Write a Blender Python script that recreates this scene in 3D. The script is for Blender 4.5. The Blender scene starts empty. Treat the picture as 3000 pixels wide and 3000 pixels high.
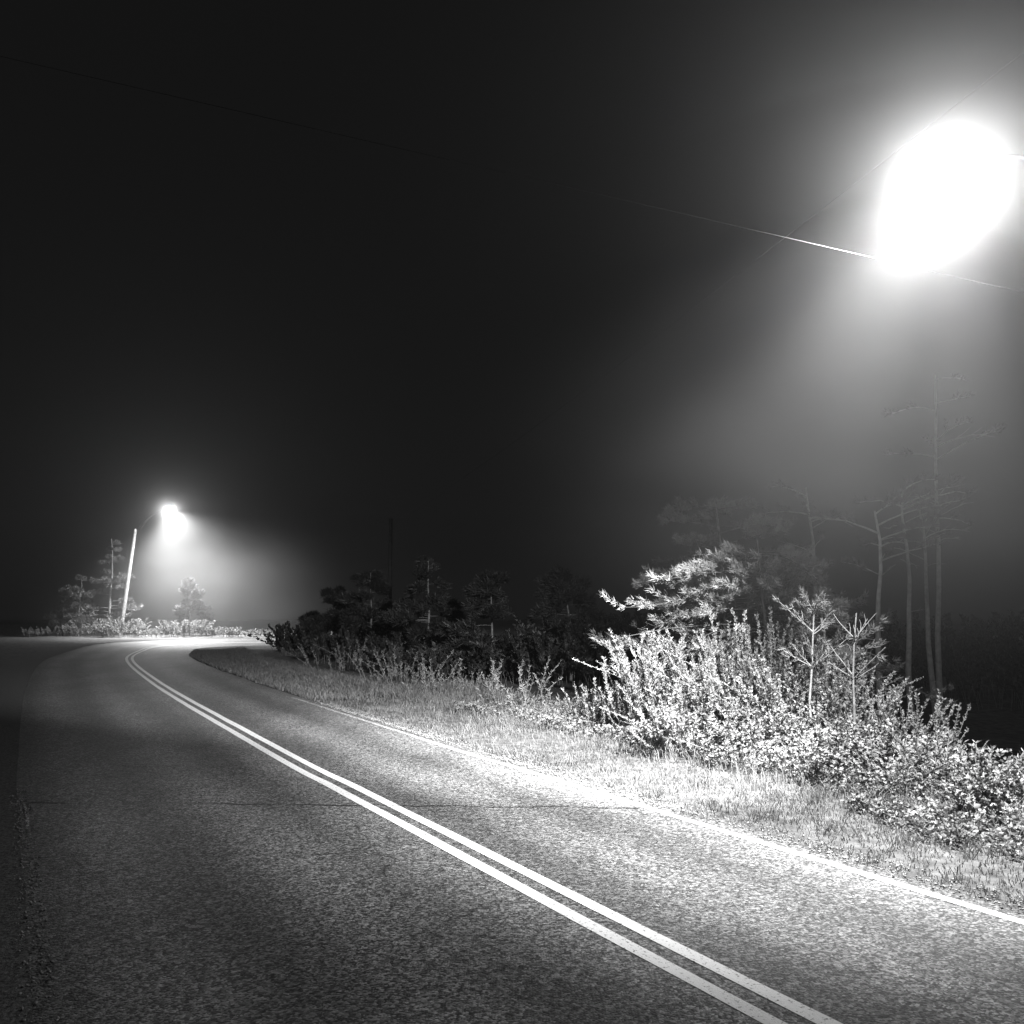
import bpy, math, random
import numpy as np
from mathutils import Vector, Matrix

R = np.random.default_rng(11)
random.seed(11)
scene = bpy.context.scene
col = scene.collection

# ------------------------------------------------------------------ camera
CAM_H, FOC, PITCH = 2.15, 950.0, math.atan(101 / 950.0)
cd = bpy.data.cameras.new('camera'); cam = bpy.data.objects.new('camera', cd); col.objects.link(cam)
cam.location = (0, 0, CAM_H)
cam.rotation_euler = (math.pi / 2 + PITCH, 0, 0)
cd.sensor_width = 36; cd.lens = FOC / 1024 * 36
cd.clip_start = .05; cd.clip_end = 2000
scene.camera = cam


def P(px, py, d):
    """world point that lies d metres ahead of the camera in the direction of a pixel"""
    x, y = (px - 512) / FOC, (512 - py) / FOC
    c, s = math.cos(PITCH), math.sin(PITCH)
    wx, wy, wz = x, c - y * s, s + y * c
    k = d / wy
    return np.array([wx * k, d, CAM_H + wz * k])


# ------------------------------------------------------------------ road path
def catmull(pts, step):
    pts = np.array(pts, float)
    p = np.vstack([2 * pts[0] - pts[1], pts, 2 * pts[-1] - pts[-2]])
    out = []
    for i in range(1, len(p) - 2):
        n = max(2, int(np.linalg.norm(p[i + 1] - p[i]) / step))
        t = np.linspace(0, 1, n, endpoint=False)[:, None]
        a, b, c, d = p[i - 1], p[i], p[i + 1], p[i + 2]
        out.append(.5 * (2 * b + (c - a) * t + (2 * a - 5 * b + 4 * c - d) * t ** 2 + (3 * b - a - 3 * c + d) * t ** 3))
    out.append(p[-2][None])
    return np.vstack(out)


def on_road(px, py):
    q = P(px, py, 1.); q[2] -= CAM_H
    return tuple((q * (-CAM_H / q[2]))[:2])


A0, A1 = np.array(on_road(799, 1022.5)), np.array(on_road(272, 749.5))
BK = (A0 - A1) / np.linalg.norm(A0 - A1)
PATH = catmull([tuple(A0 + BK * 26), tuple(A0 + BK * 14), tuple(A0 + BK * 5), tuple(A0), tuple(A0 * .66 + A1 * .34), tuple(A0 * .33 + A1 * .67), tuple(A1), on_road(155.4, 682.2), on_road(129.4, 658.9),
                (-21.4, 55.5), (-22.9, 61.5), (-22.6, 66.5), (-19.3, 70.6), (-13, 72.6), (0, 74.2), (25, 77), (70, 82)], .5)
TAN = np.gradient(PATH, axis=0); TAN /= np.linalg.norm(TAN, axis=1)[:, None]
RIGHT = np.stack([TAN[:, 1], -TAN[:, 0]], 1)
S = np.concatenate([[0], np.cumsum(np.linalg.norm(np.diff(PATH, axis=0), axis=1))])


def sm(a, b, x):
    t = np.clip((x - a) / (b - a), 0, 1)
    return t * t * (3 - 2 * t)


BANK = .05 * sm(48, 66, PATH[:, 1])            # the bend is banked, its outside edge higher
W_R, W_L = 2.78, 3.6                            # asphalt right and left of the centre


def nearest(xy):
    xy = np.atleast_2d(xy)
    idx = np.empty(len(xy), int)
    for i in range(0, len(xy), 4000):
        q = xy[i:i + 4000]
        idx[i:i + 4000] = ((q[:, None, :] - PATH[None]) ** 2).sum(2).argmin(1)
    off = ((xy - PATH[idx]) * RIGHT[idx]).sum(1)
    return idx, off


def vnoise(x, y, f, seed):
    return (np.sin(x * f * 1.3 + seed) * np.cos(y * f * 1.1 - seed * 1.7) + np.sin((x + y) * f * .7 + seed * 3.1) * .6
            + np.sin(x * f * 2.7 - y * f * 2.1 + seed) * .35) / 1.95


def gz(xy):
    """terrain height"""
    xy = np.atleast_2d(np.asarray(xy, float))
    idx, off = nearest(xy)
    b = BANK[idx]
    o = np.clip(off, -W_L, W_R)
    z = -b * o
    # right verge: level strip, then a shallow bank down
    dr = np.clip(off - W_R, 0, None)
    z += -.04 * sm(0, .15, dr) - 1.0 * sm(4.6, 9.5, dr) * sm(-5, 3, xy[:, 1]) * (1 - sm(26, 40, xy[:, 1]))
    z += .09 * vnoise(xy[:, 0], xy[:, 1], 1.1, 2.) * sm(.5, 2.5, dr) * (dr > 0)
    z += .45 * vnoise(xy[:, 0], xy[:, 1], .16, 5.) * sm(3, 14, dr)
    dl = np.clip(-off - W_L, 0, None)
    z += -.05 * sm(0, .2, dl) + .05 * vnoise(xy[:, 0], xy[:, 1], .9, 4.) * sm(.3, 2, dl)
    z += .5 * vnoise(xy[:, 0], xy[:, 1], .11, 1.) * sm(4, 20, dl)
    return z


def gp(x, y, dz=0):
    return np.array([x, y, gz([(x, y)])[0] + dz])


# ------------------------------------------------------------------ mesh helpers
def build(name, parts, mat, parent=None, smooth=False):
    me = bpy.data.meshes.new(name)
    vs, n, loops, tot = [], 0, [], []
    for V, F in parts:
        if len(F) == 0:
            continue
        vs.append(np.asarray(V, np.float32)); F = np.asarray(F, np.int64)
        loops.append((F + n).ravel()); tot.append(np.full(len(F), F.shape[1])); n += len(V)
    V = np.vstack(vs); L = np.concatenate(loops).astype(np.int32); T = np.concatenate(tot).astype(np.int32)
    me.vertices.add(len(V)); me.vertices.foreach_set('co', V.ravel())
    me.loops.add(len(L)); me.loops.foreach_set('vertex_index', L)
    me.polygons.add(len(T))
    st = np.concatenate([[0], np.cumsum(T)[:-1]]).astype(np.int32)
    me.polygons.foreach_set('loop_start', st); me.polygons.foreach_set('loop_total', T)
    if smooth:
        me.polygons.foreach_set('use_smooth', np.ones(len(T), bool))
    me.update(calc_edges=True); me.validate()
    me.materials.append(mat)
    o = bpy.data.objects.new(name, me); col.objects.link(o)
    if parent is not None:
        o.parent = parent
        o.matrix_parent_inverse = Matrix.Translation(-Vector(parent.location))
    return o


def tag(o, label=None, cat=None, group=None, kind=None):
    for k, v in (('label', label), ('category', cat), ('group', group), ('kind', kind)):
        if v:
            o[k] = v
    return o


def thing(name, label, cat, loc, group=None):
    o = bpy.data.objects.new(name, None); col.objects.link(o)
    o.location = tuple(float(v) for v in loc); o.empty_display_size = .2
    return tag(o, label, cat, group)


def norm(v):
    return v / np.maximum(np.linalg.norm(v, axis=-1, keepdims=True), 1e-9)


def tube(pts, rad, n=7, cap=True):
    pts = np.asarray(pts, float); rad = np.broadcast_to(np.asarray(rad, float), (len(pts),))
    t = norm(np.gradient(pts, axis=0))
    ref = np.array([0, 0, 1.]) if abs(t[0][2]) < .9 else np.array([1., 0, 0])
    a = np.linspace(0, 2 * np.pi, n, endpoint=False)
    V = []
    for p, d, r in zip(pts, t, rad):
        u = norm(np.cross(d, ref)); w = np.cross(d, u); ref = -np.cross(d, u) if False else ref
        V.append(p + r * (np.cos(a)[:, None] * u + np.sin(a)[:, None] * w))
    V = np.vstack(V)
    m = len(pts); i = np.arange(n); j = (i + 1) % n
    F = np.vstack([np.stack([k * n + i, k * n + j, (k + 1) * n + j, (k + 1) * n + i], 1) for k in range(m - 1)])
    out = [(V, F)]
    if cap:
        out.append((V[-n:], np.arange(n)[None]))
        out.append((V[:n], np.arange(n)[::-1][None]))
    return out


def box(c, s, rot=0):
    c = np.array(c, float); s = np.array(s, float) / 2
    V = np.array([[x, y, z] for x in (-1, 1) for y in (-1, 1) for z in (-1, 1)]) * s
    cr, sr = math.cos(rot), math.sin(rot)
    V = np.stack([V[:, 0] * cr - V[:, 1] * sr, V[:, 0] * sr + V[:, 1] * cr, V[:, 2]], 1) + c
    F = [[0, 1, 3, 2], [4, 6, 7, 5], [0, 4, 5, 1], [2, 3, 7, 6], [0, 2, 6, 4], [1, 5, 7, 3]]
    return [(V, np.array(F))]


def lathe(c, prof, n=20):
    a = np.linspace(0, 2 * np.pi, n, endpoint=False)
    V = np.vstack([np.stack([c[0] + r * np.cos(a), c[1] + r * np.sin(a), np.full(n, c[2] + z)], 1) for r, z in prof])
    i = np.arange(n); j = (i + 1) % n
    F = np.vstack([np.stack([k * n + i, k * n + j, (k + 1) * n + j, (k + 1) * n + i], 1) for k in range(len(prof) - 1)])
    return [(V, F)]


def rnd_dir(n, rng=None):
    return norm((rng or R).normal(size=(n, 3)))


def leaves(base, d, L, Wd, fold=.25, rng=None):
    """pointed leaf = two triangles folded along the midrib (4 verts: base, side, tip, side)"""
    rng = rng or R
    n = len(base)
    L = np.broadcast_to(L, (n,))[:, None]; Wd = np.broadcast_to(Wd, (n,))[:, None]
    d = norm(d)
    u = norm(np.cross(d, rnd_dir(n, rng))); w = np.cross(u, d)
    mid = base + d * L * .45
    a = mid + u * Wd + w * Wd * fold * 2
    b = mid - u * Wd + w * Wd * fold * 2
    tip = base + d * L - w * L * .12
    V = np.stack([base, a, tip, b], 1).reshape(-1, 3)
    k = np.arange(n)[:, None] * 4
    F = np.vstack([k + np.array([[0, 1, 2]]), k + np.array([[0, 2, 3]])])
    return [(V, F)]


def needles(base, d, L, Wd, rng=None):
    rng = rng or R
    n = len(base)
    L = np.broadcast_to(L, (n,))[:, None]; Wd = np.broadcast_to(Wd, (n,))[:, None]
    d = norm(d); u = norm(np.cross(d, rnd_dir(n, rng)))
    V = np.stack([base - u * Wd, base + u * Wd, base + d * L], 1).reshape(-1, 3)
    return [(V, np.arange(3 * n).reshape(-1, 3))]


def blades(xy, h, wd, lean, rng=None):
    """bent grass blades"""
    rng = rng or R
    n = len(xy)
    b = np.column_stack([xy, gz(xy) - .01])
    az = rng.uniform(0, 2 * np.pi, n); fa = rng.uniform(0, 2 * np.pi, n)
    u = np.column_stack([np.cos(fa), np.sin(fa), np.zeros(n)])
    l = np.column_stack([np.cos(az), np.sin(az), np.zeros(n)]) * (h * lean * rng.uniform(.2, 1.4, n))[:, None]
    up = np.zeros((n, 3)); up[:, 2] = 1
    h_ = h[:, None]; w = np.broadcast_to(wd, (n,))[:, None]
    m = b + up * h_ * .6 + l * .35
    t = b + up * h_ * (1 - .25 * lean) + l
    V = np.stack([b - u * w, b + u * w, m + u * w * .7, m - u * w * .7, t], 1).reshape(-1, 3)
    k = np.arange(n)[:, None] * 5
    return [(V, k + np.array([[0, 1, 2, 3]])), (V, k + np.array([[3, 2, 4]]))]


# ------------------------------------------------------------------ materials
def mat(name, c0, c1=None, rough=.7, scale=8., detail=4., spec=.3, bump=0., bscale=None, trans=0., perobj=0.):
    m = bpy.data.materials.new(name); m.use_nodes = True
    nt = m.node_tree; bs = nt.nodes['Principled BSDF']
    bs.inputs['Roughness'].default_value = rough
    bs.inputs['Specular IOR Level'].default_value = spec
    c1 = c0 if c1 is None else c1
    tc = nt.nodes.new('ShaderNodeTexCoord'); nz = nt.nodes.new('ShaderNodeTexNoise')
    nz.inputs['Scale'].default_value = scale; nz.inputs['Detail'].default_value = detail
    nt.links.new(tc.outputs['Object'], nz.inputs['Vector'])
    mr = nt.nodes.new('ShaderNodeMapRange')
    mr.inputs['From Min'].default_value = .3; mr.inputs['From Max'].default_value = .7
    mr.inputs['To Min'].default_value = c0; mr.inputs['To Max'].default_value = c1
    nt.links.new(nz.outputs['Fac'], mr.inputs['Value'])
    nt.links.new(mr.outputs['Result'], bs.inputs['Base Color'])
    if bump:
        n2 = nt.nodes.new('ShaderNodeTexNoise'); n2.inputs['Scale'].default_value = bscale or scale * 3
        n2.inputs['Detail'].default_value = 3
        nt.links.new(tc.outputs['Object'], n2.inputs['Vector'])
        bp = nt.nodes.new('ShaderNodeBump'); bp.inputs['Strength'].default_value = bump; bp.inputs['Distance'].default_value = .02
        nt.links.new(n2.outputs['Fac'], bp.inputs['Height']); nt.links.new(bp.outputs['Normal'], bs.inputs['Normal'])
    if trans:
        tr = nt.nodes.new('ShaderNodeBsdfTranslucent'); nt.links.new(mr.outputs['Result'], tr.inputs['Color'])
        mx = nt.nodes.new('ShaderNodeMixShader'); mx.inputs[0].default_value = trans
        nt.links.new(bs.outputs[0], mx.inputs[1]); nt.links.new(tr.outputs[0], mx.inputs[2])
        nt.links.new(mx.outputs[0], nt.nodes['Material Output'].inputs['Surface'])
    return m


def asphalt_nodes(nt):
    """coarse chip-seal: pale stone chips in dark binder. returns (colour value, bump height) sockets"""
    N, Lk = nt.nodes, nt.links
    tc = N.new('ShaderNodeTexCoord')
    vo = N.new('ShaderNodeTexVoronoi'); vo.inputs['Scale'].default_value = 62; vo.inputs['Randomness'].default_value = 1
    v2 = N.new('ShaderNodeTexVoronoi'); v2.inputs['Scale'].default_value = 27
    nz = N.new('ShaderNodeTexNoise'); nz.inputs['Scale'].default_value = .55; nz.inputs['Detail'].default_value = 5
    mp = N.new('ShaderNodeMapping'); mp.inputs['Rotation'].default_value[2] = math.radians(-27.9); mp.inputs['Scale'].default_value = (1, .3, 1)
    Lk.new(tc.outputs['Object'], vo.inputs['Vector']); Lk.new(tc.outputs['Object'], v2.inputs['Vector'])
    Lk.new(tc.outputs['Object'], mp.inputs['Vector']); Lk.new(mp.outputs[0], nz.inputs['Vector'])
    bw = N.new('ShaderNodeSeparateColor'); Lk.new(vo.outputs['Color'], bw.inputs[0])
    b2 = N.new('ShaderNodeSeparateColor'); Lk.new(v2.outputs['Color'], b2.inputs[0])
    r1 = N.new('ShaderNodeMapRange'); r1.inputs['From Min'].default_value = .25; r1.inputs['From Max'].default_value = 1.
    r1.inputs['To Min'].default_value = .035; r1.inputs['To Max'].default_value = .25
    Lk.new(bw.outputs[0], r1.inputs['Value'])
    r2 = N.new('ShaderNodeMapRange'); r2.inputs['To Min'].default_value = .55; r2.inputs['To Max'].default_value = 1.45
    Lk.new(b2.outputs[1], r2.inputs['Value'])
    r3 = N.new('ShaderNodeMapRange'); r3.inputs['From Min'].default_value = .3; r3.inputs['From Max'].default_value = .7
    r3.inputs['To Min'].default_value = .75; r3.inputs['To Max'].default_value = 1.2
    Lk.new(nz.outputs['Fac'], r3.inputs['Value'])
    m1 = N.new('ShaderNodeMath'); m1.operation = 'MULTIPLY'; Lk.new(r1.outputs[0], m1.inputs[0]); Lk.new(r2.outputs[0], m1.inputs[1])
    m2 = N.new('ShaderNodeMath'); m2.operation = 'MULTIPLY'; Lk.new(m1.outputs[0], m2.inputs[0]); Lk.new(r3.outputs[0], m2.inputs[1])
    # wheel paths polished darker, the strip between them paler: driven by the distance from the centre of the road
    at = N.new('ShaderNodeAttribute'); at.attribute_name = 'lateral'
    wn = N.new('ShaderNodeTexNoise'); wn.inputs['Scale'].default_value = .8; wn.inputs['Detail'].default_value = 4
    Lk.new(tc.outputs['Object'], wn.inputs['Vector'])
    ad = N.new('ShaderNodeMath'); ad.operation = 'MULTIPLY_ADD'; ad.inputs[1].default_value = .5; Lk.new(wn.outputs['Fac'], ad.inputs[0]); Lk.new(at.outputs['Fac'], ad.inputs[2])
    co = N.new('ShaderNodeMath'); co.operation = 'MULTIPLY'; co.inputs[1].default_value = 2 * math.pi / 1.32; Lk.new(ad.outputs[0], co.inputs[0])
    cs = N.new('ShaderNodeMath'); cs.operation = 'COSINE'; Lk.new(co.outputs[0], cs.inputs[0])
    tr = N.new('ShaderNodeMapRange'); tr.inputs['From Min'].default_value = -1; tr.inputs['To Min'].default_value = .72; tr.inputs['To Max'].default_value = 1.18
    Lk.new(cs.outputs[0], tr.inputs['Value'])
    m3 = N.new('ShaderNodeMath'); m3.operation = 'MULTIPLY'; Lk.new(m2.outputs[0], m3.inputs[0]); Lk.new(tr.outputs[0], m3.inputs[1])
    # branching hair cracks, only in patches
    wv = N.new('ShaderNodeTexNoise'); wv.inputs['Scale'].default_value = 1.7; wv.inputs['Detail'].default_value = 5
    Lk.new(tc.outputs['Object'], wv.inputs['Vector'])
    vm = N.new('ShaderNodeVectorMath'); vm.operation = 'MULTIPLY_ADD'; vm.inputs[1].default_value = (.9, .9, 0)
    Lk.new(wv.outputs['Color'], vm.inputs[0]); Lk.new(tc.outputs['Object'], vm.inputs[2])
    ck = N.new('ShaderNodeTexVoronoi'); ck.feature = 'DISTANCE_TO_EDGE'; ck.inputs['Scale'].default_value = .42
    Lk.new(vm.outputs[0], ck.inputs['Vector'])
    c1 = N.new('ShaderNodeMapRange'); c1.inputs['From Min'].default_value = .002; c1.inputs['From Max'].default_value = .006
    Lk.new(ck.outputs['Distance'], c1.inputs['Value'])
    c2 = N.new('ShaderNodeMapRange'); c2.inputs['From Min'].default_value = .5; c2.inputs['From Max'].default_value = .56
    c2.inputs['To Min'].default_value = 1; c2.inputs['To Max'].default_value = .5
    Lk.new(nz.outputs['Fac'], c2.inputs['Value'])
    c3 = N.new('ShaderNodeMath'); c3.operation = 'MAXIMUM'; Lk.new(c1.outputs[0], c3.inputs[0]); Lk.new(c2.outputs[0], c3.inputs[1])
    m4 = N.new('ShaderNodeMath'); m4.operation = 'MULTIPLY'; Lk.new(m3.outputs[0], m4.inputs[0]); Lk.new(c3.outputs[0], m4.inputs[1])
    return tc, m4.outputs[0], vo.outputs['Distance']


def asphalt_mat():
    m = bpy.data.materials.new('asphalt'); m.use_nodes = True
    nt = m.node_tree; bs = nt.nodes['Principled BSDF']
    bs.inputs['Roughness'].default_value = .62; bs.inputs['Specular IOR Level'].default_value = .35
    tc, c, hgt = asphalt_nodes(nt)
    nt.links.new(c, bs.inputs['Base Color'])
    bp = nt.nodes.new('ShaderNodeBump'); bp.inputs['Strength'].default_value = .8; bp.inputs['Distance'].default_value = .006
    bp.invert = True
    nt.links.new(hgt, bp.inputs['Height']); nt.links.new(bp.outputs[0], bs.inputs['Normal'])
    return m


def paint_mat(wear):
    m = bpy.data.materials.new('road_paint'); m.use_nodes = True
    nt = m.node_tree; bs = nt.nodes['Principled BSDF']
    bs.inputs['Roughness'].default_value = .6; bs.inputs['Specular IOR Level'].default_value = .3
    tc, c, hgt = asphalt_nodes(nt)
    nz = nt.nodes.new('ShaderNodeTexNoise'); nz.inputs['Scale'].default_value = 34; nz.inputs['Detail'].default_value = 6
    nz.inputs['Roughness'].default_value = .7
    nt.links.new(tc.outputs['Object'], nz.inputs['Vector'])
    mr = nt.nodes.new('ShaderNodeMapRange'); mr.inputs['From Min'].default_value = wear - .03; mr.inputs['From Max'].default_value = wear + .03
    nt.links.new(nz.outputs['Fac'], mr.inputs['Value'])
    mx = nt.nodes.new('ShaderNodeMix'); mx.data_type = 'RGBA'
    nt.links.new(mr.outputs[0], mx.inputs[0]); nt.links.new(c, mx.inputs[6])
    mx.inputs[7].default_value = (.72, .72, .72, 1)
    nt.links.new(mx.outputs[2], bs.inputs['Base Color'])
    bp = nt.nodes.new('ShaderNodeBump'); bp.inputs['Strength'].default_value = .35; bp.inputs['Distance'].default_value = .006; bp.invert = True
    nt.links.new(hgt, bp.inputs['Height']); nt.links.new(bp.outputs[0], bs.inputs['Normal'])
    return m


M = dict(
    asphalt=asphalt_mat(), paint=paint_mat(.4), worn=paint_mat(.54), edge=paint_mat(.455),
    soil=mat('soil', .03, .12, .9, 5, 6, .2, .6, 30),
    gravel=mat('gravel', .03, .14, .9, 30, 6, .2, .9, 55),
    stone=mat('loose_stone', .08, .34, .8, 40, 3, .3),
    dark_line=mat('dark_cross_line', .012, .025, .5, 20, 3, .4),
    grass=mat('grass_blade', .09, .2, .6, 3, 3, .3, trans=.3),
    dry=mat('dry_stalk', .14, .26, .6, 3, 3, .3, trans=.2),
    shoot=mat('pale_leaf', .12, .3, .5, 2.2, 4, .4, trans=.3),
    bramble=mat('broad_leaf', .08, .22, .5, 2.5, 4, .4, trans=.25),
    needle=mat('pine_needle', .08, .18, .5, 1.5, 3, .35, trans=.2),
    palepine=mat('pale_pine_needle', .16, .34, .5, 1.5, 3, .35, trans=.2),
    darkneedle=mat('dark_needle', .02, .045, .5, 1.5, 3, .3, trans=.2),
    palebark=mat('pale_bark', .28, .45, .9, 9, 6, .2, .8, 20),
    bark=mat('bark', .1, .24, .9, 9, 6, .2, .8, 20),
    bare=mat('bare_wood', .05, .12, .8, 9, 5, .2, .5, 20),
    pole=mat('weathered_pole', .14, .3, .8, 6, 6, .25, .4, 20),
    metal=mat('galvanised_steel', .3, .42, .45, 12, 3, .5),
    wire=mat('wire_sheath', .015, .03, .85, 12, 2, .1),
    dullmetal=mat('dull_steel', .025, .05, .8, 12, 3, .15),
    darkpole=mat('tarred_pole', .03, .06, .9, 6, 6, .15, .4, 20),
    porcelain=mat('porcelain', .4, .5, .25, 6, 2, .5),
)


def emissive(name, strength):
    m = bpy.data.materials.new(name); m.use_nodes = True
    bs = m.node_tree.nodes['Principled BSDF']
    bs.inputs['Base Color'].default_value = (.8, .8, .8, 1)
    bs.inputs['Emission Color'].default_value = (1, 1, 1, 1); bs.inputs['Emission Strength'].default_value = strength
    return m


M['lens'] = emissive('lamp_glow', 60)

# ------------------------------------------------------------------ ground and road
xs = np.unique(np.concatenate([np.linspace(-200, -40, 60), np.linspace(-40, -8, 90), np.linspace(-8, 12, 130), np.linspace(12, 40, 50), np.linspace(40, 200, 50)]))
ys = np.unique(np.concatenate([np.linspace(-40, 0, 40), np.linspace(0, 30, 190), np.linspace(30, 90, 170), np.linspace(90, 260, 50)]))
gx, gy = np.meshgrid(xs, ys)
gxy = np.column_stack([gx.ravel(), gy.ravel()])
gi, go = nearest(gxy)
zz = gz(gxy) - .05 * ((go < W_R + .02) & (go > -W_L - .02))
nx, ny = len(xs), len(ys)
i, j = np.meshgrid(np.arange(nx - 1), np.arange(ny - 1))
b0 = (j * nx + i).ravel()
tag(build('ground', [(np.column_stack([gxy, zz]), np.stack([b0, b0 + 1, b0 + nx + 1, b0 + nx], 1))], M['soil'], smooth=True), kind='structure')


def strip(offs, dz, s0=None, s1=None, jitter=None):
    """ribbon along the road between lateral offsets"""
    k = np.arange(len(PATH))
    if s0 is not None:
        k = k[(S >= s0) & (S <= s1)]
    rows = []
    for n_, o in enumerate(offs):
        oo = np.full(len(k), float(o))
        if jitter is not None:
            oo = oo + jitter[n_][k]
        p = PATH[k] + RIGHT[k] * oo[:, None]
        rows.append(np.column_stack([p, -BANK[k] * oo + dz]))
    m = len(offs); V = np.stack(rows, 1).reshape(-1, 3)
    a = np.arange(len(k) - 1)
    F = np.vstack([np.stack([a * m + q, a * m + q + 1, (a + 1) * m + q + 1, (a + 1) * m + q], 1) for q in range(m - 1)])
    return V, F


def wob(amp, seed):
    r = np.random.default_rng(seed)
    w = r.normal(size=len(PATH)); k = np.ones(3) / 3
    return np.convolve(w, k, 'same') * amp


zero = np.zeros(len(PATH))
jit = [wob(.05, 1)] + [zero] * 3 + [wob(.035, 2)]
rd = tag(build('road', [strip([-W_L, -1.8, 0, 1.4, W_R], 0, jitter=jit)], M['asphalt'], smooth=True), kind='structure')
la = rd.data.attributes.new('lateral', 'FLOAT', 'POINT')
la.data.foreach_set('value', np.tile(np.array([-W_L, -1.8, 0, 1.4, W_R], np.float32), len(PATH)))
for o in (-.125, .125):
    tag(build('center_line', [strip([o - .062, o + .062], .004, jitter=[wob(.005, int(50 + 8 * o)), wob(.005, int(70 + 8 * o))])], M['paint']), kind='structure')
s0 = S[np.argmin(((PATH - np.array([-4., 15.5])) ** 2).sum(1))]
tag(build('edge_line', [strip([2.53, 2.625], .004, 0, s0, jitter=[wob(.006, 81), wob(.006, 82)])], M['edge']), kind='structure')
tag(build('faded_edge_line', [strip([2.53, 2.635], .004, s0 - .01, s0 + 9)], M['worn']), kind='structure')
sl = S[np.argmin(((PATH - np.array([-2.2, 12.0])) ** 2).sum(1))]
tag(build('faded_edge_line', [strip([-3.545, -3.51], .004, sl - .9, sl + .8, jitter=[wob(.03, 91), wob(.03, 91)])], M['worn']), kind='structure')
# gravel shoulder pieces lie a little lower than the asphalt
gr = [wob(.12, 4), zero]
gv, gf = strip([-W_L - 1.7, -W_L + .02], 0, jitter=gr); gv[:, 2] = gz(gv[:, :2]) + .012
tag(build('gravel_shoulder', [(gv, gf)], M['gravel'], smooth=True), kind='structure')
gv, gf = strip([W_R + .05, W_R + 2.6], 0, 78, 112, jitter=[zero, wob(.4, 9)]); gv[:, 2] = gz(gv[:, :2]) + .015
tag(build('gravel_verge', [(gv, gf)], M['gravel'], smooth=True), kind='structure')
# thin dark line straight across both lanes
ca, cb = P(-60, 803, 1), P(700, 812, 1)
def hit(px, py):
    p = P(px, py, 1.); dirv = p - np.array([0, 0, CAM_H]); t = -CAM_H / dirv[2]
    return (dirv * t)[:2]
a, b = hit(20, 802.5), hit(640, 808)
t = np.linspace(0, 1, 60)[:, None]
cl = a + (b - a) * t + np.column_stack([np.zeros(60), wob(.05, 21)[:60]])
w = .012 + .006 * np.sin(np.linspace(0, 40, 60))
V = np.concatenate([np.column_stack([cl[:, 0], cl[:, 1] - w, np.full(60, .004)]), np.column_stack([cl[:, 0], cl[:, 1] + w, np.full(60, .004)])])
k = np.arange(59)
tag(build('dark_cross_line', [(V, np.stack([k, k + 1, k + 61, k + 60], 1))], M['dark_line']), kind='structure')


# ------------------------------------------------------------------ grass and ground cover
def along(n, o0, o1, y0, y1, power=1., rng=None):
    """random points on the verge between lateral offsets, denser towards the near end"""
    rng = rng or R
    kk = np.where((PATH[:, 1] >= y0) & (PATH[:, 1] <= y1) & (S < 85))[0]
    u = rng.random(n) ** power
    f = kk[0] + u * (kk[-1] - kk[0]); k0 = np.floor(f).astype(int); fr = (f - k0)[:, None]
    k1 = np.minimum(k0 + 1, len(PATH) - 1)
    p = PATH[k0] * (1 - fr) + PATH[k1] * fr
    off = rng.uniform(o0, o1, n)
    return p + RIGHT[k0] * off[:, None], off


rg = np.random.default_rng(5)
gp_ = []
xy, off = along(90000, W_R + .07, W_R + 3.3, 2.5, 24, 1.15, rg)
dens = .5 + .5 * vnoise(xy[:, 0], xy[:, 1], 2.3, 3.)
dens = dens * (vnoise(xy[:, 0], xy[:, 1], .9, 12.) > -.45)
kp = (rg.random(len(xy)) < dens * .9 + .12) & ((off > W_R + .2) | (rg.random(len(xy)) < .35)); xy, off = xy[kp], off[kp]
h = rg.uniform(.03, .1, len(xy)) * (1 + 1.1 * sm(.8, 3.2, off - W_R))
h = h * (1 + 1.3 * (vnoise(xy[:, 0], xy[:, 1], 5., 6.) > .45))
gp_ += blades(xy, h, .005, .9, rg)
xy, off = along(22000, W_R + 2.2, W_R + 5.5, 2.5, 26, 1., rg)
gp_ += blades(xy, rg.uniform(.1, .34, len(xy)), .006, .7, rg)
xy, off = along(26000, W_R + .1, W_R + 3., 22, 56, 1., rg)
gp_ += blades(xy, rg.uniform(.06, .22, len(xy)) * (1 + .8 * sm(1, 2.5, off - W_R)), .012, .8, rg)
tag(build('grass', gp_, M['grass']), kind='stuff')
xy, off = along(5200, W_R - .1, W_R + .42, 3, 22, 1.1, rg)
xl, ol = along(2600, -W_L - .5, -W_L + .15, 3, 14, 1., rg)
xy = np.vstack([xy, xl])
sz = rg.uniform(.004, .015, len(xy))[:, None]
c0 = np.column_stack([xy, gz(xy) + sz[:, 0] * .4 + .012])
octa = np.array([[1, 0, 0], [0, 1, 0], [-1, 0, 0], [0, -1, 0], [0, 0, .7], [0, 0, -.7]])
V = (c0[:, None, :] + (octa[None] + rg.normal(size=(len(xy), 6, 3)) * .28) * sz[:, None, :]).reshape(-1, 3)
F0 = np.array([[0, 1, 4], [1, 2, 4], [2, 3, 4], [3, 0, 4], [1, 0, 5], [2, 1, 5], [3, 2, 5], [0, 3, 5]])
tag(build('loose_gravel', [(V, (np.arange(len(xy))[:, None, None] * 6 + F0[None]).reshape(-1, 3))], M['stone']), kind='stuff')
xy, off = along(2500, -W_L - 1.6, -W_L - .3, 2, 14, 1., rg)
gp2 = blades(xy, rg.uniform(.02, .07, len(xy)), .004, 1., rg)
tag(build('roadside_grass', gp2, M['grass']), kind='stuff')


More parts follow.
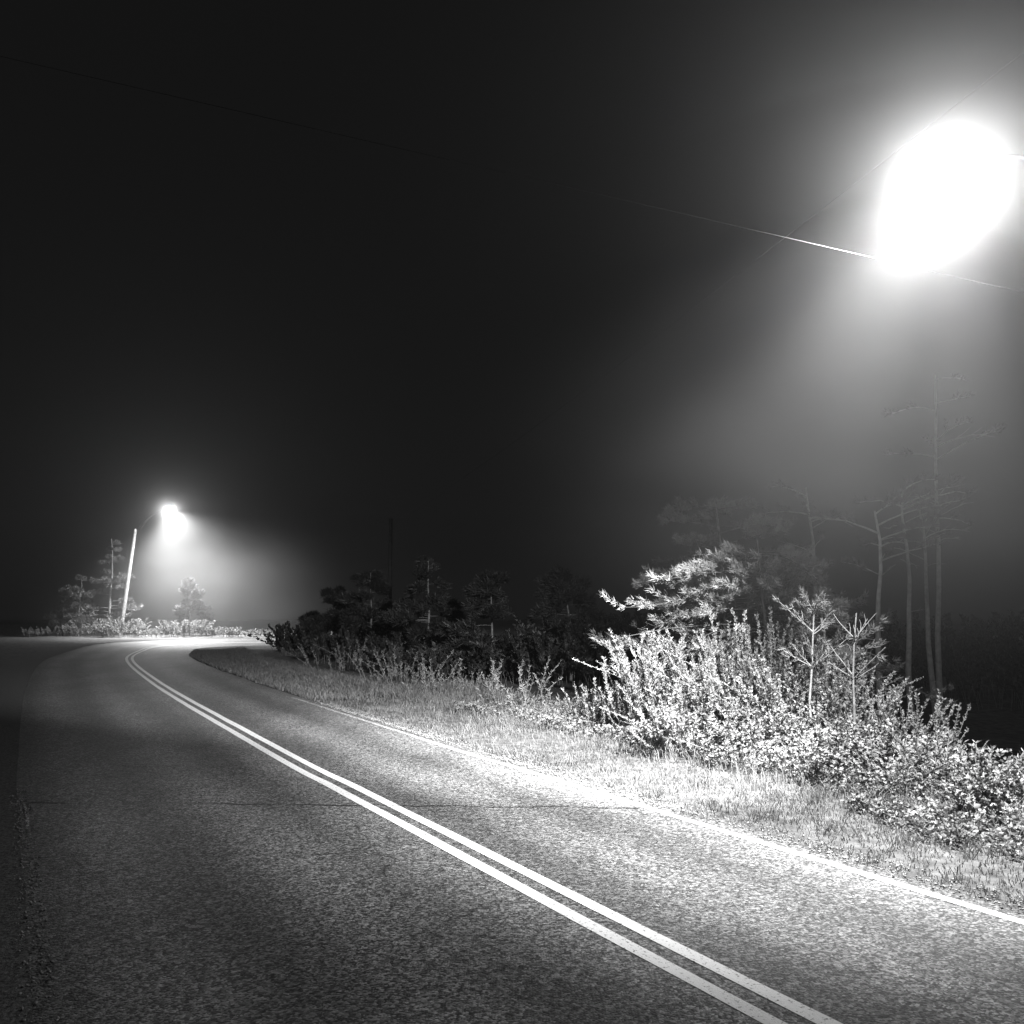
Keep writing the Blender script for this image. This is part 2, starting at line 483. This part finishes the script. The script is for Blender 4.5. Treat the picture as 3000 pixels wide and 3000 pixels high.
# rosettes of broad leaves: bramble-like ground cover
def cover(xy, hmax, rng, L=.075, nl=7):
    n = len(xy)
    hh = rng.uniform(.25, 1, n) * hmax
    top = np.column_stack([xy, gz(xy) + hh])
    base = np.repeat(top, nl, 0)
    az = rng.uniform(0, 2 * np.pi, n * nl)
    el = rng.uniform(-.15, .8, n * nl)
    d = np.column_stack([np.cos(az) * np.cos(el), np.sin(az) * np.cos(el), np.sin(el)])
    base = base + d * .012
    return leaves(base, d, rng.uniform(.6, 1.2, n * nl) * L, rng.uniform(.26, .36, n * nl) * L, .2, rng)


cv = []
xy, off = along(9800, W_R + 1.1, W_R + 4.6, 5.2, 13.5, 1., rg)
dn = vnoise(xy[:, 0], xy[:, 1], 3.1, 9.); kp = (dn > -.35) & (off - W_R > 1.25 + 1.1 * sm(8, 13, xy[:, 1]) + .3 * vnoise(xy[:, 0], xy[:, 1], 2., 3.)); xy = xy[kp]
hm = .16 + .34 * sm(1.4, 3.4, off[kp] - W_R)
cv += cover(xy, hm * rg.uniform(.5, 1.15, len(xy)), rg, .058)
xy, off = along(2600, W_R + 2.3, W_R + 4.8, 12.5, 20, 1., rg)
cv += cover(xy, .22 + 0 * xy[:, 0], rg, .06)
tag(build('ground_cover', cv, M['bramble']), kind='stuff')


# ------------------------------------------------------------------ shrubs of upright shoots
def shoot_shrub(name, label, cat, cx, cy, rx, ry, hfun, n, seed, m_leaf, leafL=.085, leafW=.018, group=None, per=70, tilt=.25, up=.85, low=.62):
    rng = np.random.default_rng(seed)
    t = thing(name, label, cat, gp(cx, cy), group)
    st, lb, ld, ll = [], [], [], []
    for q in range(n):
        arch = .55 if rng.random() < .14 else 0.
        r = math.sqrt(rng.random()); a = rng.uniform(0, 2 * np.pi)
        bx, by = cx + rx * r * math.cos(a), cy + ry * r * math.sin(a)
        b = gp(bx, by, -.03)
        H = hfun(bx, by) * rng.uniform(low, 1.08)
        out = np.array([math.cos(a) * r, math.sin(a) * r, 0]) * tilt + np.append(rng.normal(size=2) * (.13 + arch), -.3 * arch)
        ts = np.linspace(0, 1, 6)[:, None]
        bend = np.append(rng.normal(size=2) * .12, 0)
        pts = b + np.array([0, 0, H]) * ts + out * H * ts ** 1.5 + bend * H * np.sin(ts * 3.1) * .4
        st += tube(pts, np.linspace(.009, .003, 6), 4, False)
        m = int(per * H / 1.5) + 6
        u = rng.uniform(.22, 1, m) ** .8
        f = u * 5; k0 = np.minimum(f.astype(int), 4); fr = (f - k0)[:, None]
        p = pts[k0] * (1 - fr) + pts[k0 + 1] * fr
        ax = norm(pts[k0 + 1] - pts[k0])
        az = rng.uniform(0, 2 * np.pi, m)
        sd = np.column_stack([np.cos(az), np.sin(az), np.zeros(m)])
        lb.append(p); ld.append(ax * up * rng.uniform(.6, 1.3, (m, 1)) + sd * .75); ll.append(rng.uniform(.55, 1.15, m) * leafL * (1.15 - .35 * u))
    build('stem', st, M['dry'], t)
    lb, ld, ll = np.vstack(lb), np.vstack(ld), np.concatenate(ll)
    build('foliage', leaves(lb, ld, ll, ll * leafW / leafL, .25, rng), m_leaf, t)
    return t


# the big pale bush is several shrubs grown together
shrubs = [
    # px, d, rx, ry, height, n, label
    (612, 18.4, .7, .7, 1.1, 50, 'low pale shrub at the end of the thicket beside the dark gap'),
    (660, 17.2, .8, .9, 1.95, 120, 'brightly lit shrub of upright shoots under the drooping pine branch tips'),
    (712, 16.6, .85, .9, 1.95, 130, 'bright shrub of crowded shoots below the middle of the drooping pine'),
    (758, 16.0, .8, .9, 2.3, 130, 'tallest pale shrub with spiky shoots reaching into the pine branches'),
    (815, 15.2, .8, .85, 1.75, 110, 'pale leafy shrub between the tallest shrub and the bare sapling'),
    (700, 14.9, .9, .55, 1.1, 80, 'low rounded shrub in front of the brightest shoots at the grass edge'),
    (780, 14.2, 1., .5, .95, 70, 'low leafy shrub in front of the thicket with a dark hollow below'),
    (888, 14.2, .75, .7, 1.35, 70, 'dim shrub at the foot of the pale thin tree trunks'),
    (868, 12.4, .9, .5, .85, 60, 'knee high shrub in front of the bare sapling'),
    (935, 11.8, .8, .5, .75, 50, 'dim shrub of drooping stalks beside the dark wood'),
    (1015, 10.2, .6, .5, .85, 40, 'dark leafy shrub cut off by the picture edge'),
]
for q, (px, d, rx, ry, H, n, lab) in enumerate(shrubs):
    x = (px - 512) / FOC * d
    shoot_shrub('shrub', lab, 'shrub', x, d, rx, ry, (lambda bx, by, H=H, x=x, d=d, rx=rx, ry=ry: H * (1 - .35 * min(1, ((bx - x) / rx) ** 2 + ((by - d) / ry) ** 2))),
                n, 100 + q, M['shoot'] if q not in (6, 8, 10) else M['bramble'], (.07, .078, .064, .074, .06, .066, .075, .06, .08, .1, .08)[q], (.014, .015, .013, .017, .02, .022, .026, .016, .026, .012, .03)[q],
                group='shrubs of the roadside thicket', per=(110, 120, 120, 120, 110, 100, 90, 90, 90, 60, 90)[q], tilt=(.3, .3, .35, .25, .4, .5, .5, .4, .5, .6, .5)[q], up=(.85, .9, .9, .9, .6, .5, .4, .6, .4, .9, .4)[q])

# weeds standing in the verge grass further along
weeds = [
    (545, 20.5, .7, .5, 1.1, 16, 'tall sparse weed clump next to the dark gap in the verge'),
    (508, 22.5, .9, .5, 1.15, 20, 'loose clump of tall weeds on the verge before the dark gap'),
    (452, 26, 1.3, .7, .95, 36, 'broad weed clump on the lit verge'),
    (405, 30, 1.6, .8, 1.1, 40, 'bushy weed clump further along the lit verge'),
    (352, 37, 1.9, .9, 1.2, 44, 'dim weed clump where the verge fades into the dark'),
    (582, 19.2, .6, .4, .5, 22, 'short weed clump at the foot of the pale thicket'),
]
for q, (px, d, rx, ry, H, n, lab) in enumerate(weeds):
    x = (px - 512) / FOC * d
    shoot_shrub('weed_clump', lab, 'weeds', x, d, rx, ry, lambda bx, by, H=H: H, n, 300 + q, M['dry'], .1, .012, 'weed clumps on the verge', per=46, tilt=.5, up=.7, low=.2)


# ------------------------------------------------------------------ pines and other trees
def tufts(pos, d, n, L, Wd, rng, spread=.8):
    m = len(pos)
    base = np.repeat(pos, n, 0) + rng.normal(size=(m * n, 3)) * L * .18
    dd = norm(np.repeat(norm(d), n, 0) + rnd_dir(m * n, rng) * spread)
    return needles(base, dd, rng.uniform(.6, 1.1, m * n) * L, Wd, rng)


def limb_curve(b, az, L, rise, droop, rng, n=7):
    ts = np.linspace(0, 1, n)[:, None]
    out = np.array([math.cos(az), math.sin(az), 0])
    side = np.array([-math.sin(az), math.cos(az), 0]) * rng.normal() * .18
    return b + out * L * ts + side * L * ts ** 2 + np.array([0, 0, 1]) * (rise * L * ts - droop * L * ts ** 2) + rng.normal(size=(n, 3)) * L * .018 * ts


def pine(name, label, cat, x, y, H, seed, crown0=.25, Lmax=2., nl=30, lean=(0, 0), m_leaf=None, m_bark=None, tl=.13, tw=.008, tn=22,
         rise=.25, droop=.15, r0=None, group=None, az_fn=None, shape=1., dead=0, twigs=9, top_flat=False, ground=None, far=False):
    rng = np.random.default_rng(seed)
    b = gp(x, y, -.08) if ground is None else np.array([x, y, ground])
    t = thing(name, label, cat, b, group)
    r0 = r0 or H * .016
    ts = np.linspace(0, 1, 9)[:, None]
    wig = np.cumsum(rng.normal(size=(9, 3)) * .012 * H, 0) * np.array([1, 1, 0])
    tr = b + np.array([lean[0], lean[1], 1]) * H * ts + wig * ts
    trunk = tube(tr, np.linspace(r0, r0 * .25, 9), 8)
    tp, td = [], []
    for q in range(nl + dead):
        br = []
        isdead = q >= nl
        u = rng.uniform(crown0, .99) if not isdead else rng.uniform(crown0 * .45, crown0 * 1.3)
        f = u * 8; k0 = min(int(f), 7); p0 = tr[k0] + (tr[k0 + 1] - tr[k0]) * (f - k0)
        az = az_fn(rng) if az_fn else rng.uniform(0, 2 * np.pi)
        v = (u - crown0) / (1 - crown0)
        L = Lmax * ((1 - max(v, 0)) ** shape * .85 + .15) * rng.uniform(.6, 1.1)
        if top_flat:
            L = Lmax * rng.uniform(.5, 1.05) * (.6 + .4 * math.sin(max(v, 0) * 3))
        c = limb_curve(p0, az, L, rise * rng.uniform(.4, 1.5), droop * rng.uniform(.3, 1.6), rng)
        br += tube(c, np.linspace(max(.006, r0 * .28 * (L / Lmax)), .004, 7), 5, False)
        for z in range(twigs if not isdead else 4):
            s = rng.uniform(.3, 1); g = s * 6; i0 = min(int(g), 5); pp = c[i0] + (c[i0 + 1] - c[i0]) * (g - i0)
            ax = norm(c[i0 + 1] - c[i0])
            side = np.array([-ax[1], ax[0], 0]) * rng.choice([-1, 1]) * rng.uniform(.3, 1.)
            dd = norm(ax + side + np.array([0, 0, rng.uniform(-.1, .45)]))
            l2 = L * rng.uniform(.1, .3) * (1.15 - s * .4)
            tt = np.linspace(0, 1, 4)[:, None]
            tw_ = pp + dd * l2 * tt + np.array([0, 0, 1]) * l2 * .25 * tt ** 2
            br += tube(tw_, np.linspace(.005, .003, 4), 3, False)
            if not isdead:
                for e in (.45, .72, 1.):
                    tp.append(pp + dd * l2 * e + np.array([0, 0, 1]) * l2 * .25 * e * e); td.append(dd + np.array([0, 0, .5]))
        if not isdead:
            for e in (4, 5, 6):
                tp.append(c[e]); td.append(c[e] - c[e - 1] + np.array([0, 0, .1]))
        if far:
            trunk += br
        else:
            build('branch', br, m_bark or M['bark'], t)
    build('trunk', trunk, m_bark or M['bark'], t, True)
    build('crown', tufts(np.array(tp), np.array(td), tn, tl, tw, rng), m_leaf or M['needle'], t)
    return t


def X(px, d):
    return (px - 512) / FOC * d


def toward_left(rng):
    return rng.normal(math.pi * 1.08, .75) if rng.random() < .75 else rng.uniform(0, 6.28)


pine('pine_tree', 'low spreading pine with brightly lit drooping branch tips above the pale shrubs', 'pine tree', X(778, 18.5), 18.5, 4.1, 41, .46, 3.1, 26,
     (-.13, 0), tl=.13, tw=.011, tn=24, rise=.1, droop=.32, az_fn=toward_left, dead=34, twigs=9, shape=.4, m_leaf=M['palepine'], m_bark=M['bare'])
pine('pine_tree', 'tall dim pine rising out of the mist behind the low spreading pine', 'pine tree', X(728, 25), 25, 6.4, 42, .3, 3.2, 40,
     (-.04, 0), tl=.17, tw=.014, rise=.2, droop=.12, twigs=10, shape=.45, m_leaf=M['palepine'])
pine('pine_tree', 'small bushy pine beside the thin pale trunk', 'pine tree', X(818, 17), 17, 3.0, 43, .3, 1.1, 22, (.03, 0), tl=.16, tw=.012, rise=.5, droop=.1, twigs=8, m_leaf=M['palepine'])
# thin mist-grey trees beyond
trees = [(876, 22, 5.6, .72, 1.5, 'slender pale trunk with a forked flat crown behind the bare sapling', (-.01, 0)),
         (906, 26, 6.6, .8, 1.6, 'grey trunk in the mist between the forked slender tree and the double trunk', (-.05, 0)),
         (930, 27, 6.4, .8, 1.7, 'leaning grey trunk in the mist with branches near its top', (-.07, 0)),
         (934, 28, 10.5, .62, 2.0, 'tallest misty tree with a crooked bare upper stem', (.0, 0)),
         (822, 30, 7.2, .7, 1.6, 'faint trunk in the mist above the small bushy pine', (-.03, 0))]
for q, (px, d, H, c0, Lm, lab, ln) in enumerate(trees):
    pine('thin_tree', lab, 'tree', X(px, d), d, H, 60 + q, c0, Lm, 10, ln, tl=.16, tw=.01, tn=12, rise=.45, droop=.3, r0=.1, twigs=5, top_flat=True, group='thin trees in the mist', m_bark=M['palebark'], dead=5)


def sapling(name, label, x, y, H, whorls, seed, tufted=False):
    rng = np.random.default_rng(seed)
    b = gp(x, y, -.05)
    t = thing(name, label, 'sapling', b)
    wg = np.cumsum(rng.normal(size=(6, 3)) * .011 * H, 0) * np.array([1, 1, 0])
    tr = b + np.array([.045, 0, 1]) * H * np.linspace(0, 1, 6)[:, None] + wg
    build('trunk', tube(tr, np.linspace(.024, .009, 6), 6), M['bark'] if tufted else M['bare'], t, True)
    tp, td = [], []
    for wz, L in whorls:
        k0 = min(int(wz * 5), 4); p0 = tr[k0] + (tr[k0 + 1] - tr[k0]) * (wz * 5 - k0)
        for k in range(rng.integers(4, 8)):
            p0 = p0 + np.array([0, 0, rng.normal() * .012 * H])
            az = k * 1.05 + rng.uniform(-.45, .45) + wz * 7
            c = limb_curve(p0, az, L * rng.uniform(.5, 1.2), rng.uniform(.4, 1.1), -.15, rng, 5)
            br = tube(c, np.linspace(.01, .004, 5), 5)
            if rng.random() < .5:
                br += tube(c[2] + np.array([[0, 0, 0], [.02, .03, .09], [.01, .05, .16]]), [.006, .005, .004], 4)
            build('branch', br, M['bark'] if tufted else M['bare'], t)
            for e in (2, 3, 4):
                tp.append(c[e]); td.append(c[e] - c[e - 1])
    if tufted:
        tp.append(tr[-1]); td.append(np.array([0, 0, 1.]))
        build('crown', tufts(np.array(tp), np.array(td), 26, .1, .006, rng, .9), M['needle'], t)


sapling('bare_sapling', 'bare pale sapling with whorls of upturned twigs standing above the shrubs', X(848, 13.2), 13.2, 2.2, [(.6, .42), (.86, .33)], 7)
sapling('pine_sapling', 'young pine with upright tufted shoots between the tall shrub and bare sapling', X(806, 14.4), 14.4, 2.3, [(.82, .42), (.96, .24), (.62, .45)], 8, True)

# dark trees inside the bend
for q, (px, d, H, Lm, lab) in enumerate([
        (335, 50, 3.4, 2.6, 'dark bushy conifer silhouetted against the far lamp glow'),
        (312, 58, 2.3, 1.8, 'small dark conifer at the inside of the far bend'),
        (372, 46, 4.2, 2.6, 'unlit conifer beside the dark bushy conifer'),
        (430, 40, 4.4, 2.6, 'black conifer standing under the distant utility pole'),
        (492, 36, 3.8, 2.4, 'barely visible conifer in the dark behind the broad weed clump'),
        (570, 34, 4.0, 2.6, 'barely visible conifer in the dark gap beyond the verge')]):
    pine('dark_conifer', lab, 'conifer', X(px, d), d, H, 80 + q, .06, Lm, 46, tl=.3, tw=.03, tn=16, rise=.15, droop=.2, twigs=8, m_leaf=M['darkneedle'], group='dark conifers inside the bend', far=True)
for q, (px, d, rx, ry, H, n, lab) in enumerate([
        (312, 57, 2.4, 1.4, 1.6, 60, 'dark bush hanging over the inside of the far bend'),
        (335, 49, 3.0, 1.6, 1.5, 90, 'dark bush where the verge runs into the bend'),
        (385, 42, 3.2, 1.4, 1.3, 90, 'dark bush behind the dim weed clump'),
        (450, 34, 3.0, 1.2, 1.1, 80, 'dark bush behind the bushy verge weeds'),
        (590, 33, 3.2, 1.5, 2.2, 80, 'dark bush deep in the gap beside the pale thicket'),
        (690, 34, 3.6, 1.5, 2.4, 80, 'dark bush behind the tall dim pine'),
        (800, 34, 3.6, 1.5, 2.3, 80, 'dark bush behind the small bushy pine'),
        (900, 33, 3.4, 1.5, 2.5, 80, 'dark bush behind the double misty trunks'),
        (1000, 31, 3.2, 1.5, 2.8, 80, 'dark bush in the black wood under the glaring lamp')]):
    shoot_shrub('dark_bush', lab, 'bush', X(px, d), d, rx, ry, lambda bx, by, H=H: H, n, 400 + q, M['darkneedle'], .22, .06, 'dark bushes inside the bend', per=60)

# ------------------------------------------------------------------ beyond the bend, under the far lamp
for q, (px, d, H, Lm, lab) in enumerate([
        (112, 86, 8.8, 3.4, 'lit conifer with open tiered branches behind the far lamp pole'),
        (192, 84, 4.9, 2.6, 'small pale conifer lit by the far lamp beside its beam'),
        (82, 84, 5.2, 2.2, 'dim conifer at the dark side of the far lamp pole'),
        (66, 85, 4.4, 1.6, 'faint narrow conifer at the outer edge of the lamp light')]):
    pine('conifer', lab, 'conifer', X(px, d), d, H, 120 + q, .14, Lm, 26 if q != 1 else 36, tl=.34, tw=.035, tn=16, rise=.2, droop=.15, twigs=8, group='conifers beyond the bend', m_leaf=M['darkneedle'] if q == 1 else M['needle'], far=True)
for q, (px, d, rx, ry, H, n, lab) in enumerate([
        (60, 82.5, 3.4, 1., .8, 60, 'dim low bush at the dark end of the lit bank'),
        (92, 81.5, 2.4, 1., 1.0, 70, 'low bush on the bank in front of the dim conifers'),
        (124, 81, 2.0, 1.1, 1.5, 90, 'rounded bush at the foot of the far lamp pole'),
        (160, 80.5, 1.8, .9, .8, 60, 'low bush between the lamp pole and the small pale conifer'),
        (190, 80, 2.0, 1., 1.35, 90, 'bright bush under the small pale conifer'),
        (222, 80.5, 1.8, .8, .8, 60, 'low bright bush past the small pale conifer'),
        (252, 81, 2.0, .8, .6, 60, 'low bright bush at the end of the lit bank')]):
    shoot_shrub('bank_bush', lab, 'bush', X(px, d), d, rx, ry, lambda bx, by, H=H: H, n, 500 + q, M['shoot'], .2, .05, 'bushes on the bank beyond the bend', per=56, tilt=.35)


# ------------------------------------------------------------------ lamps, poles and wires
def spot(name, loc, target, energy, size, blend, rad, parent):
    ld = bpy.data.lights.new(name, 'SPOT'); ld.energy = energy; ld.spot_size = math.radians(size); ld.spot_blend = blend
    ld.shadow_soft_size = rad
    o = bpy.data.objects.new(name, ld); col.objects.link(o)
    o.location = Vector(loc); dv = Vector(target) - Vector(loc)
    o.rotation_euler = dv.to_track_quat('-Z', 'Y').to_euler()
    if parent:
        o.parent = parent; o.matrix_parent_inverse = Matrix.Translation(-Vector(parent.location))
    return o


def point(name, loc, energy, rad, parent):
    ld = bpy.data.lights.new(name, 'POINT'); ld.energy = energy; ld.shadow_soft_size = rad
    o = bpy.data.objects.new(name, ld); col.objects.link(o); o.location = Vector(loc)
    o.parent = parent; o.matrix_parent_inverse = Matrix.Translation(-Vector(parent.location))
    return o


def street_lamp(label, base, top, head, arm_z, beams, e_pt, rp=.13):
    base, top, head = np.array(base), np.array(top), np.array(head)
    t = thing('street_lamp', label, 'street lamp', base)
    n = 8; ts = np.linspace(0, 1, n)[:, None]
    build('pole', tube(base + (top - base) * ts, np.linspace(rp * 1.15, rp * .8, n), 12), M['pole'], t, True)
    a0 = base + (top - base) * ((arm_z - base[2]) / (top[2] - base[2]))
    neck = head + np.array([0, 0, .16])
    back = norm((a0 - head) * np.array([1, 1, 0]))
    h1 = neck + back * .28
    q = np.linspace(0, 1, 10)[:, None]
    c = a0 + (h1 - a0) * q + np.array([0, 0, 1]) * np.sin(q * np.pi) * .07 * np.linalg.norm(h1 - a0)
    build('arm', tube(c, .022, 8), M['dullmetal'], t, True)
    b2 = a0 - np.array([0, 0, .55]); build('brace', tube(np.array([b2, c[4]]), .015, 6), M['dullmetal'], t)
    # luminaire: tapered shell, photocell on top, bowl lens below
    ang = math.atan2(-back[1], -back[0])
    prof = [(-.34, .05, .05), (-.25, .09, .075), (-.05, .15, .1), (.12, .17, .095), (.26, .14, .07), (.34, .06, .03)]
    V = []; m = 14; aa = np.linspace(0, 2 * np.pi, m, endpoint=False)
    ca_, sa_ = math.cos(ang), math.sin(ang)
    for x, wv, hv in prof:
        yy = np.cos(aa) * wv; zz_ = np.where(np.sin(aa) > 0, np.sin(aa) * hv, np.sin(aa) * .02)
        V.append(np.stack([x * ca_ - yy * sa_, x * sa_ + yy * ca_, zz_], 1))
    V = np.vstack(V) + head + np.array([0, 0, .16])
    i_ = np.arange(m); j_ = (i_ + 1) % m
    F = np.vstack([np.stack([k * m + i_, k * m + j_, (k + 1) * m + j_, (k + 1) * m + i_], 1) for k in range(len(prof) - 1)])
    hd = build('lamp_head', [(V, F), (V[:m], np.arange(m)[::-1][None]), (V[-m:], np.arange(m)[None])], M['metal'], t, True)
    build('photocell', lathe(head + np.array([0, 0, .255]), [(.0, 0), (.035, .0), (.035, .06), (.02, .075), (0, .075)], 12), M['porcelain'], t)
    build('lens', lathe(head + np.array([0, 0, .14]), [(.13, 0), (.125, -.06), (.1, -.12), (.06, -.15), (0, -.16)], 20), M['lens'], t, True)
    lp = head + np.array([0, 0, -.08])
    for aim, e, size, blend in beams:
        spot('lamp_beam', lp, aim, e, size, blend, .05, t)
    point('lamp_bulb', lp + np.array([0, 0, -.12]), e_pt, .05, t)
    return t


HEAD1 = P(945, 170, 9.)
b1 = gp(6.6, 9.2)
street_lamp('tall wooden pole with the large glaring lamp above the thicket', b1, b1 + np.array([.05, 0, 9.4]), HEAD1, 6.3, [((1.2, 14.5, 0), 34000, 54, 1.), ((-2.2, 22., 1.2), 44000, 54, 1.), ((3.6, 11., .3), 16000, 100, 1.)], 950)
HEAD2 = P(170, 509, 82)
b2 = np.array([X(123, 84), 84, gz([(X(123, 84), 84)])[0] - .1])
t2 = P(135.5, 529, 84)
street_lamp('leaning pole with the small distant lamp at the far bend', b2, t2, HEAD2, t2[2] - .2, [(HEAD2 + np.array([5, -.5, -11.]), 52000, 124, 1.), (HEAD2 + np.array([3., 1, -11.]), 24000, 150, .8)], 4200, .17)


def wire(label, a, b, sag, r=.005):
    a, b = np.array(a), np.array(b)
    t = np.linspace(0, 1, 48)[:, None]
    p = a + (b - a) * t - np.array([0, 0, 1]) * sag * 4 * t * (1 - t)
    return tag(build('power_line', tube(p, r, 6), M['wire'], smooth=True), label, 'power line', 'overhead wires')


def utility_pole(label, base, h, yaw, arm=True):
    t = thing('utility_pole', label, 'utility pole', base)
    base = np.array(base)
    build('pole', tube(base + np.array([0, 0, h]) * np.linspace(0, 1, 6)[:, None], np.linspace(.15, .11, 6), 10), M['darkpole'], t, True)
    if not arm:
        build('pole_cap', lathe(base + np.array([0, 0, h]), [(.12, -.06), (.125, .0), (.06, .04), (0, .05)], 10), M['darkpole'], t)
        return t
    build('crossarm', box(base + np.array([0, 0, h - .5]) + np.array([-math.sin(yaw), math.cos(yaw), 0]) * .14, (1.8, .09, .11), yaw), M['darkpole'], t)
    for o in (-.8, 0, .8):
        p = base + np.array([math.cos(yaw) * o, math.sin(yaw) * o, h - .445]) + np.array([-math.sin(yaw), math.cos(yaw), 0]) * .14
        build('insulator', lathe(p, [(0, 0), (.035, .0), (.045, .05), (.03, .07), (.04, .11), (0, .13)], 10), M['porcelain'], t)
    return t


fp = np.array([X(390, 55), 55, gz([(X(390, 55), 55)])[0]])
fh = P(390, 519, 55)[2] - fp[2]
utility_pole('distant utility pole barely showing in the dark beyond the conifers', fp, fh, .45, False)
wire('overhead wire running from beside the glaring lamp to the distant pole', b1 + np.array([0, 0, 9.0]), fp + np.array([.3, 0, fh - .1]), .35)
lb = gp(-10.5, 16)
utility_pole('utility pole across the road from the glaring lamp', lb, 13., .6)
wire('short bright wire crossing just under the glaring lamp', P(1200, 333, 9.2), lb + np.array([0, 0, 12.4]), .0, .004)

# ------------------------------------------------------------------ misty air
hv = box((0, 110, 12), (410, 310, 36))
hz = bpy.data.materials.new('mist'); hz.use_nodes = True
nt = hz.node_tree; nt.nodes.remove(nt.nodes['Principled BSDF'])
pv = nt.nodes.new('ShaderNodeVolumePrincipled'); pv.inputs['Color'].default_value = (.95, .95, .95, 1)
pv.inputs['Density'].default_value = .0007
pv.inputs['Anisotropy'].default_value = .78
nt.links.new(pv.outputs[0], nt.nodes['Material Output'].inputs['Volume'])
tag(build('haze', hv, hz), kind='stuff')


def mist_bank(c, rad, dens, seed, thin, g, sx=1., sz=1.):
    """thicker mist, shaped for the lamp glow where it surrounds a head: a closed ellipsoid whose density thins out towards its skin"""
    k = np.linspace(0, np.pi, 17)
    o = build('mist_bank', lathe((0, 0, 0), [(rad * math.sin(a), -rad * math.cos(a)) for a in k], 24), M['soil'])
    o.location = tuple(float(v) for v in c); o.scale = (sx, sx, sz)
    m = bpy.data.materials.new('thick_mist'); m.use_nodes = True
    nt = m.node_tree; nt.nodes.remove(nt.nodes['Principled BSDF'])
    N, Lk = nt.nodes, nt.links
    v = N.new('ShaderNodeVolumePrincipled'); v.inputs['Color'].default_value = (.95, .95, .95, 1); v.inputs['Anisotropy'].default_value = g
    tc = N.new('ShaderNodeTexCoord')
    ln = N.new('ShaderNodeVectorMath'); ln.operation = 'LENGTH'; Lk.new(tc.outputs['Object'], ln.inputs[0])
    mr = N.new('ShaderNodeMapRange'); mr.interpolation_type = 'SMOOTHERSTEP'
    mr.inputs['From Min'].default_value = 0; mr.inputs['From Max'].default_value = rad * .98
    mr.inputs['To Min'].default_value = 1; mr.inputs['To Max'].default_value = 0
    Lk.new(ln.outputs['Value'], mr.inputs['Value'])
    dv = N.new('ShaderNodeMath'); dv.operation = 'DIVIDE'; dv.inputs[1].default_value = -thin; Lk.new(ln.outputs['Value'], dv.inputs[0])
    ex = N.new('ShaderNodeMath'); ex.operation = 'EXPONENT'; Lk.new(dv.outputs[0], ex.inputs[0])
    p = N.new('ShaderNodeMath'); p.operation = 'MULTIPLY'; Lk.new(mr.outputs[0], p.inputs[0]); Lk.new(ex.outputs[0], p.inputs[1])
    nz = N.new('ShaderNodeTexNoise'); nz.inputs['Scale'].default_value = 2.2 / rad; nz.inputs['Detail'].default_value = 2
    mp = N.new('ShaderNodeMapping'); mp.inputs['Location'].default_value = (seed, seed * .7, 0); Lk.new(tc.outputs['Object'], mp.inputs['Vector']); Lk.new(mp.outputs[0], nz.inputs['Vector'])
    r2 = N.new('ShaderNodeMapRange'); r2.inputs['From Min'].default_value = .3; r2.inputs['From Max'].default_value = .7
    r2.inputs['To Min'].default_value = .35 * dens; r2.inputs['To Max'].default_value = 1.65 * dens
    Lk.new(nz.outputs['Fac'], r2.inputs['Value'])
    mu = N.new('ShaderNodeMath'); mu.operation = 'MULTIPLY'; Lk.new(p.outputs[0], mu.inputs[0]); Lk.new(r2.outputs[0], mu.inputs[1])
    Lk.new(mu.outputs[0], v.inputs['Density']); Lk.new(v.outputs[0], N['Material Output'].inputs['Volume'])
    o.data.materials.clear(); o.data.materials.append(m)
    return tag(o, kind='stuff')


mist_bank(HEAD1 + np.array([.3, -.5, .3]), 7.8, .037, 3., 11., .87)  # added mist, shaped to give the near lamp a wide round halo
mist_bank((6., 13., 4.), 7.5, .0052, 7., 6., .35, 1.15, .5)
mist_bank(HEAD2 + np.array([0, -.5, .3]), 5.5, .009, 9., 4., .87)  # small bank added to round out the glow of the far lamp
mist_bank(HEAD2 + np.array([2.5, -1, -7.8]), 12.5, .0075, 5., 30., .0, 1.3)

# ------------------------------------------------------------------ night sky and added fill
wd = bpy.data.worlds.new('World'); scene.world = wd; wd.use_nodes = True
bg = wd.node_tree.nodes['Background']; bg.inputs[0].default_value = (.006, .006, .006, 1); bg.inputs[1].default_value = 1
sd = bpy.data.lights.new('black_lift', 'SUN'); sd.energy = .12; sd.angle = math.radians(15)  # weak sun added as fill to lift the blacks; no moon is known
so = bpy.data.objects.new('black_lift', sd); col.objects.link(so); so.rotation_euler = (math.radians(28), math.radians(-8), 0)

vs = scene.view_settings
vs.view_transform = 'Standard'; vs.look = 'None'; vs.exposure = 0; vs.gamma = 1
scene.cycles.use_denoising = True
scene.cycles.volume_bounces = 0
scene.cycles.volume_step_rate = 3
scene.cycles.volume_max_steps = 48
scene.cycles.max_bounces = 5
scene.cycles.sample_clamp_indirect = 4
